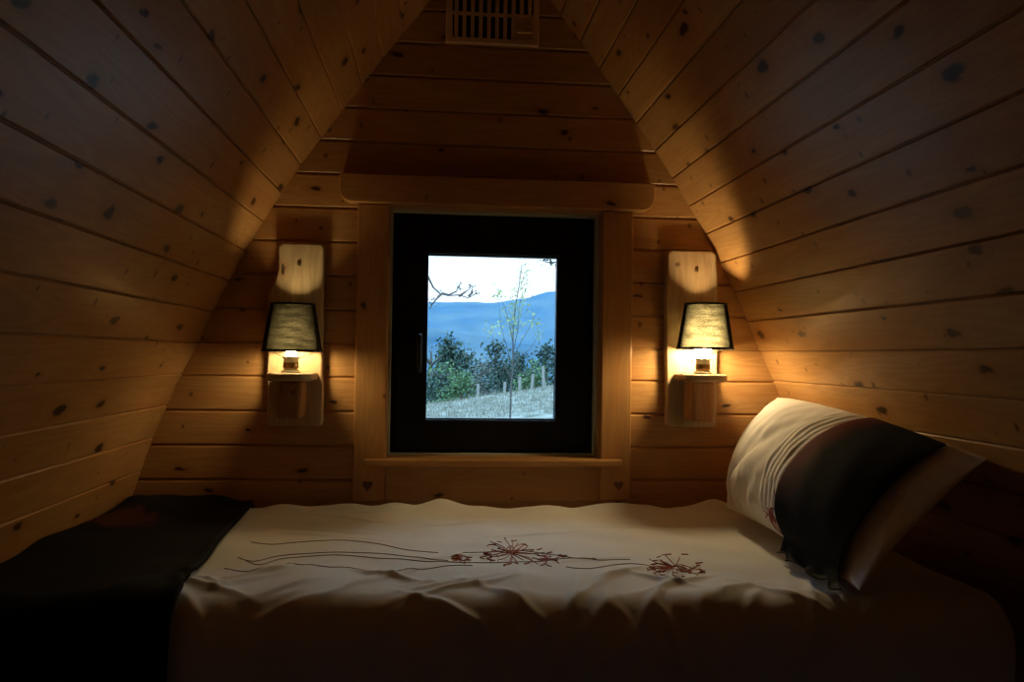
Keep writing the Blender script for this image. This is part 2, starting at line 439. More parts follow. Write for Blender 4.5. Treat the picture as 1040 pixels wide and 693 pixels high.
mb.box((OX0+.001, CY0, .603), (OX1-.001, .075, .6225), 0, 183)
struct(mb.build('trim_4', PINE_TRIM, bevel=.005, seg=3))
mb = MB(); mb.box((OX0+.0005, CY0+.002, .508), (OX1-.0005, 0.001, .603), 0, 184)
struct(mb.build('trim_5', PINE_TRIM, bevel=.002))

# ------------------------------------------------------------------ vent grille
vent = empty('vent_grille', (0.13, 0, 1.746)); tag(vent, 'slatted vent grille with a slider high on the end wall above the window', 'vent')
vx0, vx1, vz0, vz1 = .004, .257, 1.746, 1.905
mb = MB()
mb.box((vx0, -.014, vz0), (vx0+.016, 0, vz1), 2); mb.box((vx1-.016, -.014, vz0), (vx1, 0, vz1), 2)
mb.box((vx0+.016, -.014, vz0), (vx1-.016, 0, vz0+.014), 0); mb.box((vx0+.016, -.014, vz1-.014), (vx1-.016, 0, vz1), 0)
mb.box((vx0+.016, -.012, 1.823), (vx1-.016, 0, 1.831), 0)
settle(mb.build('vent_frame', VENTM, bevel=.002), vent)
mb = MB(); mb.box((vx0+.010, -.003, vz0+.008), (vx1-.010, -.0005, vz1-.008), 0); settle(mb.build('vent_backing', DARKM), vent)
n = 10
for row, (a, c) in enumerate(((vz0+.012, 1.825), (1.829, vz1-.012))):
    for i in range(n):
        x = vx0+.0275+i*.0222
        if row == 0 and i > 7: continue
        mb = MB(); mb.box((x-.0052, -.013, a), (x+.0052, -.003, c), 2)
        settle(mb.build('slat', VENTM, bevel=.001), vent)
mb = MB(); mb.box((.192, -.010, vz0+.012), (.243, -.003, 1.825), 0); settle(mb.build('shutter_plate', VENTM), vent)
mb = MB(); mb.box((.197, -.018, 1.778), (.238, -.009, 1.784), 0); mb.box((.214, -.016, 1.797), (.232, -.009, 1.801), 0)
settle(mb.build('slider_knob', VENTM, bevel=.001), vent)

# ------------------------------------------------------------------ wall lamps
def shade_mat(tr):
    m, nt, b = nmat('shade_fabric'); L = nt.links; nt.nodes.remove(b)
    tc = N(nt, 'ShaderNodeUVMap'); w = N(nt, 'ShaderNodeTexNoise'); w.inputs['Scale'].default_value = 260; w.inputs['Detail'].default_value = 2
    L.new(tc.outputs[0], w.inputs['Vector'])
    w2 = N(nt, 'ShaderNodeTexNoise'); w2.inputs['Scale'].default_value = 60; w2.inputs['Detail'].default_value = 3
    mp = N(nt, 'ShaderNodeMapping'); mp.inputs['Scale'].default_value = (.35, 1.6, 1); L.new(tc.outputs[0], mp.inputs[0]); L.new(mp.outputs[0], w2.inputs['Vector'])
    k = math_n(nt, 'MULTIPLY', w.outputs['Fac'], w2.outputs['Fac'])
    c = ramp(nt, k, [(.14, (.12, .11, .06)), (.40, (.74, .68, .44))])
    tl = N(nt, 'ShaderNodeBsdfTranslucent'); L.new(c, tl.inputs[0])
    df = N(nt, 'ShaderNodeBsdfDiffuse'); df.inputs[0].default_value = (.03, .028, .02, 1)
    lw = N(nt, 'ShaderNodeLayerWeight'); lw.inputs['Blend'].default_value = 0.5
    # the open weave closes up where it is seen edge-on, as any net of round threads does
    f = ramp(nt, lw.outputs['Facing'], [(.03, (1-tr,)*3), (.22, (1-tr*.55,)*3), (.52, (1, 1, 1))])
    mx = N(nt, 'ShaderNodeMixShader'); L.new(f, mx.inputs[0]); L.new(tl.outputs[0], mx.inputs[1]); L.new(df.outputs[0], mx.inputs[2])
    L.new(mx.outputs[0], nt.nodes['Material Output'].inputs[0]); return m
def bulb_mat(name, s):
    m, nt, b = nmat(name); b.inputs['Base Color'].default_value = (1, .8, .5, 1)
    b.inputs['Emission Color'].default_value = (1.0, .74, .36, 1); b.inputs['Emission Strength'].default_value = s; return m
def slab_outline(cx, z0, z1, w, seed, tl=0.0, tr=0.0):
    rnd = random.Random(seed); n = 14; P = []; h = w/2
    L_ = []; R_ = []
    for i in range(n+1):
        t = i/n; z = z0+(z1-z0)*t
        L_.append((cx-h+rnd.uniform(-.0015, .0015)+.004*math.sin(t*3+seed)+tl*max(0, min(1, (t-.70)/.14)), z))
        R_.append((cx+h+rnd.uniform(-.0015, .0015)+.003*math.sin(t*4+seed*2)-tr*max(0, (t-.6)/.4), z))
    # rounded corners
    L_[0] = (L_[0][0]+.008, z0); R_[0] = (R_[0][0]-.008, z0); L_[-1] = (L_[-1][0]+.010, z1); R_[-1] = (R_[-1][0]-.010, z1)
    L_.insert(1, (L_[1][0], z0+.008)); R_.insert(1, (R_[1][0], z0+.008))
    L_.insert(-1, (L_[-2][0], z1-.010)); R_.insert(-1, (R_[-2][0], z1-.010))
    return L_[::-1] and (L_[0:1] + R_ + L_[:0:-1])
def sconce(bx, bz0, bz1, lx, label, strength, seed, shade_dx=0.0, dz=0.0, sdz=0.0, tr=.14):
    """bx: slab centre; lx: lamp axis; everything hangs on the end wall"""
    root = empty('wall_lamp', (bx, 0, bz0)); tag(root, label, 'wall lamp', 'wall lamps either side of the window')
    mb = MB(); prism(mb, slab_outline(bx, bz0, bz1, .146, seed, *((.030, 0) if seed == 1 else (.004, .014))), -.028, 0.0, vo=190+seed, axis=1)
    settle(mb.build('backboard', SLAB, bevel=.006, seg=3), root)
    ly = -.104
    # screw at the top
    mb = MB(); tube(mb, [(bx+.008, -.028, bz1-.055), (bx+.008, -.031, bz1-.055)], .005, 12); settle(mb.build('screw', SCREW), root)
    # bracket block: a split log that narrows downwards
    mb = MB()
    P = [(lx-.030, .720+.012), (lx-.028, .838+dz), (lx+.030, .838+dz), (lx+.027, .720+.012)]
    prism(mb, P, -.118, -.027, vo=194+seed, axis=1)
    settle(mb.build('bracket', BLOCK, bevel=.008, seg=2), root)
    # round-ended shelf
    mb = MB()
    hwid = .056; pts = []
    y0, y1 = -.158, -.027
    for i in range(9):
        a = math.pi+math.pi/2*i/8; pts.append((lx-hwid+.03+.03*math.cos(a), y0+.03+.03*math.sin(a)))
    for i in range(9):
        a = 1.5*math.pi+math.pi/2*i/8; pts.append((lx+hwid-.03+.03*math.cos(a), y0+.03+.03*math.sin(a)))
    pts += [(lx+hwid, y1), (lx-hwid, y1)]
    z0, z1 = .8381+dz, .858+dz
    mb.face([(x, y, z1) for x, y in pts], [(x, 196.2+y+.09) for x, y in pts]); mb.face([(x, y, z0) for x, y in reversed(pts)], [(x, 196.2+y+.09) for x, y in reversed(pts)])
    for i in range(len(pts)):
        a, c = pts[i], pts[(i+1) % len(pts)]
        mb.face([(a[0], a[1], z0), (c[0], c[1], z0), (c[0], c[1], z1), (a[0], a[1], z1)], [(a[0], 196.2), (c[0], 196.2), (c[0], 196.22), (a[0], 196.22)])
    settle(mb.build('shelf', SLAB, bevel=.006, seg=3), root)
    # lampholder
    c = (lx, ly, .858+dz)
    mb = MB(); lathe(mb, [(0, 0), (.024, 0), (.024, .004), (.018, .008), (.016, .0115), (0.0, .0115)], c)
    settle(mb.build('holder_base', HOLDER, smooth=False), root)
    mb = MB(); lathe(mb, [(0, .0116), (.019, .0116), (.0195, .014), (.019, .026), (0, .026)], c); settle(mb.build('holder_ring', RINGM), root)
    mb = MB(); lathe(mb, [(0, .0261), (.018, .0261), (.018, .040), (.014, .044), (0, .044)], c)
    settle(mb.build('socket', HOLDER), root)
    mb = MB(); prof = [(0, .0441), (.010, .045), (.0135, .052), (.021, .066), (.0235, .080), (.020, .094), (.011, .103), (0, .106)]
    lathe(mb, prof, c, 20); settle(mb.build('bulb', bulb_mat('bulb_glow_%d' % seed, strength), smooth=True), root)
    # shade with its trims and wire carrier
    sz = .923+dz+sdz; sh = .122; rb, rt = .0745, .0545; sx = lx+shade_dx
    t = .0012
    mb = MB(); lathe(mb, [(rb, 0), (rt, sh)], (sx, ly, sz), 48)
    sd = settle(mb.build('lamp_shade', shade_mat(tr), smooth=True), root)
    for rr, zz, hh, nn in ((rb, 0, .006, 'shade_trim'), (rt, sh, -.005, 'shade_trim')):
        mb = MB(); k = (rt-rb)/sh
        lathe(mb, [(rr+.0012, zz), (rr+.0012+k*hh, zz+hh), (rr-.0012+k*hh, zz+hh), (rr-.0012, zz)], (sx, ly, sz), 48, close=True)
        o = mb.build(nn, PIPE, sd); o.matrix_parent_inverse = sd.matrix_parent_inverse.copy() if False else Matrix.Identity(4)
        o.parent = sd
    mb = MB()
    for a in (0, 2*math.pi/3, 4*math.pi/3):
        ct, st = math.cos(a+.5), math.sin(a+.5)
        tube(mb, [(lx+.0195*ct, ly+.0195*st, .896+dz), (lx+.030*ct, ly+.030*st, .91+dz+sdz), (sx+(rb-.0015)*ct, ly+(rb-.0015)*st, sz+.0035)], .0012, 5)
    lathe(mb, [(.0192, 0), (.0215, 0), (.0215, .003), (.0192, .003)], (lx, ly, .894+dz), 20, close=True)
    settle(mb.build('shade_carrier', SCREW), root)
    return root
LS, RS = 92.0, 235.0
# lamp axes are found from the photo in the plane the lamps stand in
sconce(-.377, .707, 1.187, -.372, 'wall lamp on a rough slab to the left of the window, dimmer dark greenish shade', LS, 1, 0.002, -.010, -.012, .042)
sconce(.692, .710, 1.196, .695, 'wall lamp on a rough slab to the right of the window, brighter cream shade', RS, 2, 0.006, 0, 0, .15)

# ------------------------------------------------------------------ bed
bed = empty('bed', (CX, -.44, 0)); tag(bed, 'single bed under the white duvet, set across the end of the pod', 'bed')
mb = MB(); mb.box((-.79, -.85, .0), (1.06, -.03, .26), 0, 210); settle(mb.build('bed_base', PINE_TRIM, bevel=.005), bed)
mb = MB(); mb.box((-.775, -.845, .26), (1.03, -.035, .445), 0); mt = settle(mb.build('mattress', WHITE, bevel=.04, seg=4), bed)

def nz(x, y, s, seed=0): return noise.noise(Vector((x*s+seed*17.3, y*s+seed*5.1, seed*3.7)))
YF = -.862; RFOLD = .055
def fold_field(x, s):
    """wrinkles; s = distance from the wall measured over the cloth"""
    h = .007*nz(x, s, 4.5, 1) + .0035*nz(x, s, 11, 2)
    # puffy rim at the wall
    h += .012*math.exp(-((s-.05)/.05)**2)*(.45+1.5*nz(x, 0, 5, 3)+1.3*nz(x, 0, 13, 6))
    # slack folds that gather towards the front edge
    f = max(0, min(1, (s-.55)/.25)); g = max(0.35, 1-max(0, (s-.95)/.35))
    a = x*13+2.2*nz(x, s, 2.5, 4)+s*3
    h += f*g*.0085*(1-abs(math.sin(a)))**1.4
    h += f*g*.006*nz(x*2.2+s, s*.8, 7, 5)
    # crisp diagonal creases
    for (cx, cs, ang, ln, amp) in CREASES:
        dx, ds = x-cx, s-cs
        u = dx*math.cos(ang)+ds*math.sin(ang); v = -dx*math.sin(ang)+ds*math.cos(ang)
        if abs(u) < ln*1.5: h += amp*math.exp(-(v/.010)**2)*math.exp(-(u/ln)**2)
    return h
rc = random.Random(11)
CREASES = [(rc.uniform(-.4, .75), rc.uniform(.66, .92), rc.choice((-1, 1))*rc.uniform(.5, 1.35), rc.uniform(.05, .11), rc.uniform(.004, .008)) for _ in range(34)]
CREASES += [(rc.uniform(-.4, .6), rc.uniform(.1, .6), rc.uniform(-.6, .6), rc.uniform(.06, .12), .003) for _ in range(10)]
SL = -YF - .012
def cloth(x, s, extra=0.0, drop=.36):
    """point on the bed's covers: s runs from the wall over the top and down the front"""
    h = fold_field(x, s)+extra
    zt = .497
    y0 = -.012
    if s < SL-RFOLD:
        y = y0-s; p = Vector((x, y, zt)); n = Vector((0, 0, 1))
        if s < .05:
            k = (1-s/.05); p.z -= .03*k*k
    elif s < SL-RFOLD+RFOLD*math.pi/2*1.6:
        a = (s-(SL-RFOLD))/(RFOLD*1.6); R1 = RFOLD*1.6
        a = min(a, math.pi/2)
        c = Vector((x, y0-(SL-RFOLD), zt-R1)); n = Vector((0, -math.sin(a), math.cos(a))); p = c+n*R1
    else:
        R1 = RFOLD*1.6; e = s-(SL-RFOLD+R1*math.pi/2)
        p = Vector((x, y0-(SL-RFOLD)-R1, zt-R1-e)); n = Vector((0, -1, 0))
        h += .012*max(0, min(1, e/.15))*math.sin(x*21+2*nz(x, e, 3, 8))
    return p+n*h, n
SMAX = SL + .42
def cloth_grid(name, x0f, x1f, nx, ns, m, extra=lambda x, s, u: 0, thick=.02, smax=SMAX, parent=None):
    V = []; Fc = []; UV = []
    for j in range(ns+1):
        s = smax*j/ns
        for i in range(nx+1):
            u = i/nx; xa, xb = x0f(s), x1f(s); x = xa+(xb-xa)*u
            p, n = cloth(x, s, extra(x, s, u)); V.append(p); UV.append((x, s))
    for j in range(ns):
        for i in range(nx):
            a = j*(nx+1)+i; Fc.append((a, a+nx+1, a+nx+2, a+1))
    me = bpy.data.meshes.new(name); me.from_pydata(V, [], Fc)
    ul = me.uv_layers.new(name='UVMap')
    for l in me.loops: ul.data[l.index].uv = UV[l.vertex_index]
    for p in me.polygons: p.use_smooth = True
    me.materials.append(m)
    o = bpy.data.objects.new(name, me); col.objects.link(o)
    if thick:
        sd = o.modifiers.new('solid', 'SOLIDIFY'); sd.thickness = thick; sd.offset = -1
    if parent: o.parent = parent
    return o
def duvet_extra(x, s, u):
    e = max(0, (x-.93)/.07); return -.02*e*e
duvet = cloth_grid('duvet', lambda s: -.72, lambda s: 1.0-.03*min(1, s), 420, 300, WHITE, duvet_extra, .016)
tag(duvet, 'white duvet with dark red stitched flowers spread over the bed', 'duvet')

# embroidery: threads lying on the duvet
def surf(px, py):
    g = on_level(px, py, .5); s = -.012-g.y
    return g.x, s
def stitch(mb, pts, r=.0013, sub=5, mi=0):
    P = []
    for a, b in zip(pts, pts[1:]):
        for k in range(sub):
            t = k/sub; P.append((a[0]+(b[0]-a[0])*t, a[1]+(b[1]-a[1])*t))
    P.append(pts[-1])
    W3 = []
    for x, s in P:
        p, n = cloth(x, s, duvet_extra(x, s, 0)); W3.append(p+n*r*.6)
    tube(mb, W3, r, 5, mi)
def smooth_path(pp, n=8):
    q = [Vector((a, b)) for a, b in pp]; out = []
    for i in range(len(q)-1):
        p0, p1, p2, p3 = q[max(i-1, 0)], q[i], q[i+1], q[min(i+2, len(q)-1)]
        for k in range(n):
            t = k/n
            out.append(tuple(.5*((2*p1)+(p2-p0)*t+(2*p0-5*p1+4*p2-p3)*t*t+(3*p1-p0-3*p2+p3)*t**3)))
    out.append(tuple(q[-1])); return out
STEMS = [[(255, 549), (280, 551), (310, 549), (350, 549), (385, 552), (415, 557), (445, 560)],
         [(242, 564), (258, 569), (280, 564), (310, 561), (350, 561), (390, 562), (425, 566), (455, 569)],
         [(250, 568), (264, 574), (285, 567), (320, 564), (360, 564), (400, 567), (440, 570), (458, 570)],
         [(228, 577), (248, 582), (270, 577), (300, 576), (345, 577), (390, 579), (420, 579), (455, 574), (480, 574)],
         [(470, 560), (500, 560), (530, 558), (560, 562), (590, 567), (605, 567)],
         [(455, 570), (500, 571), (545, 569), (580, 566), (610, 568), (640, 567)],
         [(575, 574), (600, 577), (640, 572), (665, 575)]]
mb = MB()
for st in STEMS:
    stitch(mb, smooth_path([surf(*p) for p in st], 5), .0009, 1)
mb.build('stem_stitching', THREAD_BROWN, duvet)
def flower(cx, cy, rx, ry, n, seed, bias=0):
    mb = MB(); rd = random.Random(seed)
    for i in range(n):
        a = rd.uniform(-math.pi, math.pi); l = rd.uniform(.45, 1)
        ex, ey = cx+rx*l*math.cos(a)+bias*rx*.3, cy+ry*l*math.sin(a)
        mxp = (cx*.5+ex*.5+rd.uniform(-3, 3), cy*.5+ey*.5+rd.uniform(-2.2, 2.2))
        pts = [(cx+rd.uniform(-2, 2), cy+rd.uniform(-1, 1)), mxp, (ex, ey)]
        if rd.random() < .6: pts.append((ex+rd.uniform(-6, 6), ey+rd.uniform(-2, 3)))
        stitch(mb, smooth_path([surf(*p) for p in pts], 4), rd.uniform(.0007, .0011), 1)
    # seed-like knots at the tips
    for i in range(n//2):
        a = rd.uniform(-math.pi, math.pi); ex, ey = cx+rx*.8*math.cos(a), cy+ry*.8*math.sin(a)
        stitch(mb, smooth_path([surf(ex, ey), surf(ex+rd.uniform(3, 8), ey+rd.uniform(-1.5, 1.5))], 3), .0013, 1)
    return mb.build('flower_stitching', THREAD, duvet)
flower(519, 561, 35, 16, 27, 1)
flower(556, 567, 18, 8, 12, 4)
flower(684, 573, 29, 15, 22, 2)
flower(466, 566, 10, 4, 10, 3)
flower(700, 577, 14, 5, 10, 5)

# black throw folded over the foot of the bed
def throw_mat():
    m = fabric('black_throw', (0.0045, 0.0042, 0.0045), weave=500, sheen=0.0)
    nt = m.node_tree; L = nt.links; b = nt.nodes['Principled BSDF']
    old = b.inputs['Base Color'].links[0].from_socket
    uv = N(nt, 'ShaderNodeUVMap'); mp = N(nt, 'ShaderNodeMapping'); mp.vector_type = 'POINT'
    mp.inputs['Location'].default_value = (.695*6.6, -.27*7.5, 0); mp.inputs['Scale'].default_value = (6.6, 7.5, 1)
    L.new(uv.outputs[0], mp.inputs[0])
    nn = N(nt, 'ShaderNodeTexNoise'); nn.inputs['Scale'].default_value = 3.0; L.new(mp.outputs[0], nn.inputs['Vector'])
    va = N(nt, 'ShaderNodeVectorMath', operation='MULTIPLY_ADD'); L.new(nn.outputs['Color'], va.inputs[0]); va.inputs[1].default_value = (1.1, 1.1, 0); 
    sb = N(nt, 'ShaderNodeVectorMath', operation='SUBTRACT'); L.new(mp.outputs[0], sb.inputs[0]); sb.inputs[1].default_value = (.55, .55, 0); L.new(sb.outputs[0], va.inputs[2])
    ln = N(nt, 'ShaderNodeVectorMath', operation='LENGTH'); L.new(va.outputs[0], ln.inputs[0])
    f = ramp(nt, ln.outputs['Value'], [(.38, (1, 1, 1)), (.55, (0, 0, 0))])
    L.new(mixc(nt, f, old, (.045, .009, .005)), b.inputs['Base Color'])
    return m
def throw_edge(s): return -.476+.062*min(s, .9)/.8 + .004*math.sin(s*9)
def throw_extra(x, s, u):
    e = .012+.003*nz(x, s, 6, 9)
    e += .020*math.exp(-((x+.68)/.10)**2)*math.exp(-((s-.12)/.14)**2)
    e += .010*math.exp(-((x+.56)/.05)**2)*math.exp(-((s-.06)/.10)**2)
    e += .007*math.exp(-((u-1)/.06)**2)                        # folded hem
    e += .014*math.exp(-((x+.66+.3*s)/.035)**2)*math.exp(-((s-.3)/.3)**2)
    return e
throw = cloth_grid('bed_throw', lambda s: -.772-.03*min(1, s), throw_edge, 120, 220, throw_mat(), throw_extra, .010)
tag(throw, 'black throw with a dull red patch draped over the foot of the bed', 'blanket')

# ------------------------------------------------------------------ pillow
def pillow():
    # edges: far end by the end wall (a = 0) to near end (a = 1); b = 0 on the bed, b = 1 against the side wall
    A, B = 150, 60
    P00, P10 = Vector((.742, -.155, .514)), Vector((.705, -.88, .514))
    P01, P11 = Vector((.925, -.045, .797)), Vector((.945, -.865, .735))
    def mid(a, b):
        p = P00.lerp(P10, a).lerp(P01.lerp(P11, a), b)
        # sides pull in between the corners
        ca = 1-(2*a-1)**2; cb = 1-(2*b-1)**2
        du = (P01-P00).normalized(); dl = (P10-P00).normalized()
        p += du*((.012 if b < .5 else .014)*ca*abs(2*b-1)**3)
        p += dl*(.022*cb*(1 if a < .5 else -1)*abs(2*a-1)**3)
        return p
    NRM = (P10-P00).cross(P01-P00).normalized()
    if NRM.x > 0: NRM = -NRM
    def front(a, b, plainc=False):
        t = (max(0, 1-abs(2*a-1)**2.6)**.62)*(max(0, 1-abs(2*b-1)**2.4)**.62)
        w = .006*nz(a*2, b*1.3, 4, 12)+.004*nz(a*4, b, 6, 13)
        # soft creases from the lower far corner
        for (c0, c1, ang, ln, am) in ((.22, .30, .9, .20, .010), (.30, .42, .75, .22, .008), (.16, .16, 1.1, .18, .008), (.30, .10, .5, .12, .006)):
            u = (a-c0)*math.cos(ang)+(b-c1)*.45*math.sin(ang); v = -(a-c0)*math.sin(ang)+(b-c1)*.45*math.cos(ang)
            w -= am*math.exp(-(v/.022)**2)*math.exp(-(u/ln)**2)
        # pin tucks beside the band
        l = band_l(b)
        for k in range(5):
            w += .0034*math.exp(-((a-(l-.026-.024*k))/.0055)**2)
        return .128*(1-.60*a*a)*t + (0.002 if plainc else w)*min(1, t*3)
    def back(a, b):  # rests against the boards
        t = (max(0, 1-abs(2*a-1)**2.6)**.62)*(max(0, 1-abs(2*b-1)**2.4)**.62)
        return -.030*t
    def band_l(b): return .63+.02*b-.03*math.sin(b*math.pi)
    def band_r(b): return .93-.02*b
    V = []; Fc = []; idx = {}
    for side, fn in ((0, front), (1, back)):
        for j in range(B+1):
            for i in range(A+1):
                rim = i in (0, A) or j in (0, B)
                if side and rim: idx[1, i, j] = idx[0, i, j]; continue
                a, b = i/A, j/B
                # cluster columns a little towards the rims
                a = .5-.5*math.cos(math.pi*a)*1 if False else a
                p = mid(a, b)+NRM*(0 if rim else fn(a, b))
                p.x = min(p.x, CX+hw(p.z)-.006)
                p.z = max(p.z, .513)
                idx[side, i, j] = len(V); V.append(p)
        for j in range(B):
            for i in range(A):
                q = [idx[side, i, j], idx[side, i+1, j], idx[side, i+1, j+1], idx[side, i, j+1]]
                Fc.append(q[::-1] if side else q)
    me = bpy.data.meshes.new('pillow'); me.from_pydata(V, [], Fc)
    for p in me.polygons: p.use_smooth = True
    me.materials.append(PILLOW)
    o = bpy.data.objects.new('pillow', me); col.objects.link(o)
    ss = o.modifiers.new('sub', 'SUBSURF'); ss.levels = 1; ss.render_levels = 1
    tag(o, 'plump white pillow with a black band leaning on the sloping wall', 'pillow')
    # black band wrapped round the front, a little proud of the cotton, with a hem that hangs on the bed
    def band_pt(k, b, lift):
        l, r = band_l(max(0, b)), band_r(max(0, b)); a = l+(r-l)*k
        bb = max(b, 0.02)
        p = mid(a, bb)+NRM*(front(a, bb, True)+.007+lift)
        if b < .02:
            d = .02-b
            p += Vector((-.14*d, -.22*d*(.4+k), -.30*d))
            p.z = max(p.z, .514+.003*math.sin(k*26))
            p.x += .006*math.sin(k*19)*d*8
        p.x = min(p.x, CX+hw(p.z)-.003)
        return p
    V = []; Fc = []; nk, nb = 50, 90; UV = []   # the band lies smooth over the tucks
    for j in range(nb+1):
        b = -.15+(1.12)*j/nb
        for i in range(nk+1):
            k = i/nk; V.append(band_pt(k, b, .004+.0004*math.sin(k*17+b*7))); UV.append((k, b))
    for j in range(nb):
        for i in range(nk):
            a = j*(nk+1)+i; Fc.append((a, a+1, a+nk+2, a+nk+1))
    me = bpy.data.meshes.new('pillow_band'); me.from_pydata(V, [], Fc)
    ul = me.uv_layers.new(name='UVMap')
    for l in me.loops: ul.data[l.index].uv = UV[l.vertex_index]
    for p in me.polygons: p.use_smooth = True
    m = fabric('band_satin', (.0045, .004, .0045), weave=500, sheen=0.0, rough=.8)
    nt = m.node_tree; L = nt.links; bs = nt.nodes['Principled BSDF']; old = bs.inputs['Base Color'].links[0].from_socket
    uv = N(nt, 'ShaderNodeUVMap'); sp = N(nt, 'ShaderNodeSeparateXYZ'); L.new(uv.outputs[0], sp.inputs[0])
    nn = N(nt, 'ShaderNodeTexNoise'); nn.inputs['Scale'].default_value = 5; nn.inputs['Detail'].default_value = 3; L.new(uv.outputs[0], nn.inputs['Vector'])
    k = math_n(nt, 'MULTIPLY_ADD', nn.outputs['Fac'], .35, sp.outputs[0])
    fa = ramp(nt, k, [(.22, (1, 1, 1)), (.50, (0, 0, 0))])
    fb = ramp(nt, sp.outputs[1], [(.20, (0, 0, 0)), (.55, (1, 1, 1))])
    L.new(mixc(nt, math_n(nt, 'MULTIPLY', fa, fb), old, (.16, .022, .012)), bs.inputs['Base Color'])
    me.materials.append(m)
    bo = bpy.data.objects.new('pillow_band', me); col.objects.link(bo); bo.parent = o
    sd = bo.modifiers.new('solid', 'SOLIDIFY'); sd.thickness = .002; sd.offset = 1
    bo['label'] = 'black and dark red satin band'
    # red thread flowers low on the white cotton beside the band, and grey ones on the band
    def strokes(name, mat, items, r):
        mb = MB()
        for pts in items:
            P = []
            for a, b in smooth_path(pts, 4):
                p = mid(a, b)+NRM*(front(a, b)+r*.5); p.x = min(p.x, CX+hw(p.z)-.006); P.append(p)
            tube(mb, P, r, 5)
        return mb.build(name, mat, o)
    rd = random.Random(5); items = []
    for i in range(16):
        a0, b0 = .56+rd.uniform(-.03, .03), .10+rd.uniform(-.03, .05); an = rd.uniform(0, 6.28); l = rd.uniform(.03, .08)
        items.append([(a0, b0), (a0+l*.5*math.cos(an)+rd.uniform(-.01, .01), b0+l*math.sin(an)), (a0+l*math.cos(an), b0+1.6*l*math.sin(an))])
    strokes('flower_stitching', THREAD, items, .0012)
    return o
pillow()

# ------------------------------------------------------------------ outside
def ground_z(x, y):
    if y < 12: base = -.45
    elif y < 24: base = -.45+(y-12)*.012
    else: base = -.31
    slope = .16*(x-1.9)*max(0, min(1, (y-10)/10))
    z = base+slope*1.0
    if y > 23: z -= (y-23)**1.3*.35
    z = max(z, -16)
    return z+.05*noise.noise(Vector((x*1.3, y*1.3, 0)))*min(1, max(0, (y-1)))
mb = MB()
ysg = [.3, 2, 4, 6, 8, 10]+[10+.5*i for i in range(1, 34)]+[28, 31, 35, 40, 50, 70, 100, 150]
xsg = [-60, -30, -15, -8]+[-6+.5*i for i in range(0, 29)]+[11, 16, 30, 60]
gm, nt, b = nmat('dry_grass'); L = nt.links
tc = N(nt, 'ShaderNodeTexCoord'); n1 = N(nt, 'ShaderNodeTexNoise'); n1.inputs['Scale'].default_value = 4; n1.inputs['Detail'].default_value = 6; L.new(tc.outputs['Object'], n1.inputs['Vector'])
L.new(ramp(nt, n1.outputs['Fac'], [(.35, (.07, .07, .045)), (.5, (.14, .13, .095)), (.65, (.25, .23, .19))]), b.inputs['Base Color'])
b.inputs['Roughness'].default_value = .95
for j in range(len(ysg)-1):
    for i in range(len(xsg)-1):
        q = [(xsg[i], ysg[j]), (xsg[i+1], ysg[j]), (xsg[i+1], ysg[j+1]), (xsg[i], ysg[j+1])]
        mb.face([(x, y, ground_z(x, y)) for x, y in q])
struct(mb.build('ground', gm, smooth=True))
# grass tufts: uncountable
mb = MB(); rg = random.Random(3)
for i in range(5200):
    y = 15+9.5*rg.random()**.8; x = rg.uniform(-1.2, 4.4)*(y+2.2)/20
    z = ground_z(x, y)-.01; h = rg.uniform(.05, .16); a = rg.uniform(0, 6.28); w = .012
    dx, dy = math.cos(a)*w, math.sin(a)*w; lx, ly = rg.uniform(-.05, .05), rg.uniform(-.05, .05)
    mb.face([(x-dx, y-dy, z), (x+dx, y+dy, z), (x+lx, y+ly, z+h)])
g = mb.build('meadow_grass', plain('grass_pale', (.20, .18, .13), .9, nz=.35, scale=2))
tag(g, 'pale dry grass covering the bank outside the window', 'grass', kind='stuff')

def hills():
    specs = [('hills', 1500, [(-900, 150), (-420, 128), (-120, 104), (-45, 98), (20, 97), (90, 99), (150, 108), (215, 122), (300, 130), (420, 134), (640, 140), (1100, 150)], .0, 1),
             ('hills', 820, [(-600, 60), (-200, 48), (-60, 38), (0, 27), (40, 20), (90, 12), (150, 8), (260, 14), (500, 40)], .0, 2)]
    for nm, y, prof, _, sd in specs:
        def hz(x):
            for (x0, z0), (x1, z1) in zip(prof, prof[1:]):
                if x <= x1:
                    t = max(0, (x-x0)/(x1-x0)); t = t*t*(3-2*t); return z0+(z1-z0)*t
            return prof[-1][1]
        mb = MB(); nx, ny = 120, 26; x0, x1 = prof[0][0], prof[-1][0]; dep = y*.30
        def P(i, j):
            x = x0+(x1-x0)*i/nx; t = j/ny
            top = hz(x)+3*noise.noise(Vector((x*.012, sd, 0)))
            z = -60+(top+60)*math.sin(t*math.pi/2)
            z += (1-t)*9*noise.noise(Vector((x*.012, t*3, sd)))+1.6*noise.noise(Vector((x*.06, t*9, sd)))
            return (x, y-dep*(1-t), z)
        for i in range(nx):
            for j in range(ny):
                mb.face([P(i, j), P(i+1, j), P(i+1, j+1), P(i, j+1)])
            a, c = P(i, ny), P(i+1, ny)
            mb.face([a, c, (c[0], c[1]+200, -60), (a[0], a[1]+200, -60)])
        m, nt, b = nmat('wooded_hill_%d' % sd); L = nt.links
        tc = N(nt, 'ShaderNodeTexCoord'); nn = N(nt, 'ShaderNodeTexNoise'); nn.inputs['Scale'].default_value = .02; nn.inputs['Detail'].default_value = 7; L.new(tc.outputs['Object'], nn.inputs['Vector'])
        L.new(ramp(nt, nn.outputs['Fac'], [(.35, (.03, .05, .045)), (.65, (.10, .13, .11))]), b.inputs['Base Color']); b.inputs['Roughness'].default_value = 1
        b.inputs['Specular IOR Level'].default_value = 0
        struct(mb.build('hills', m))
hills()
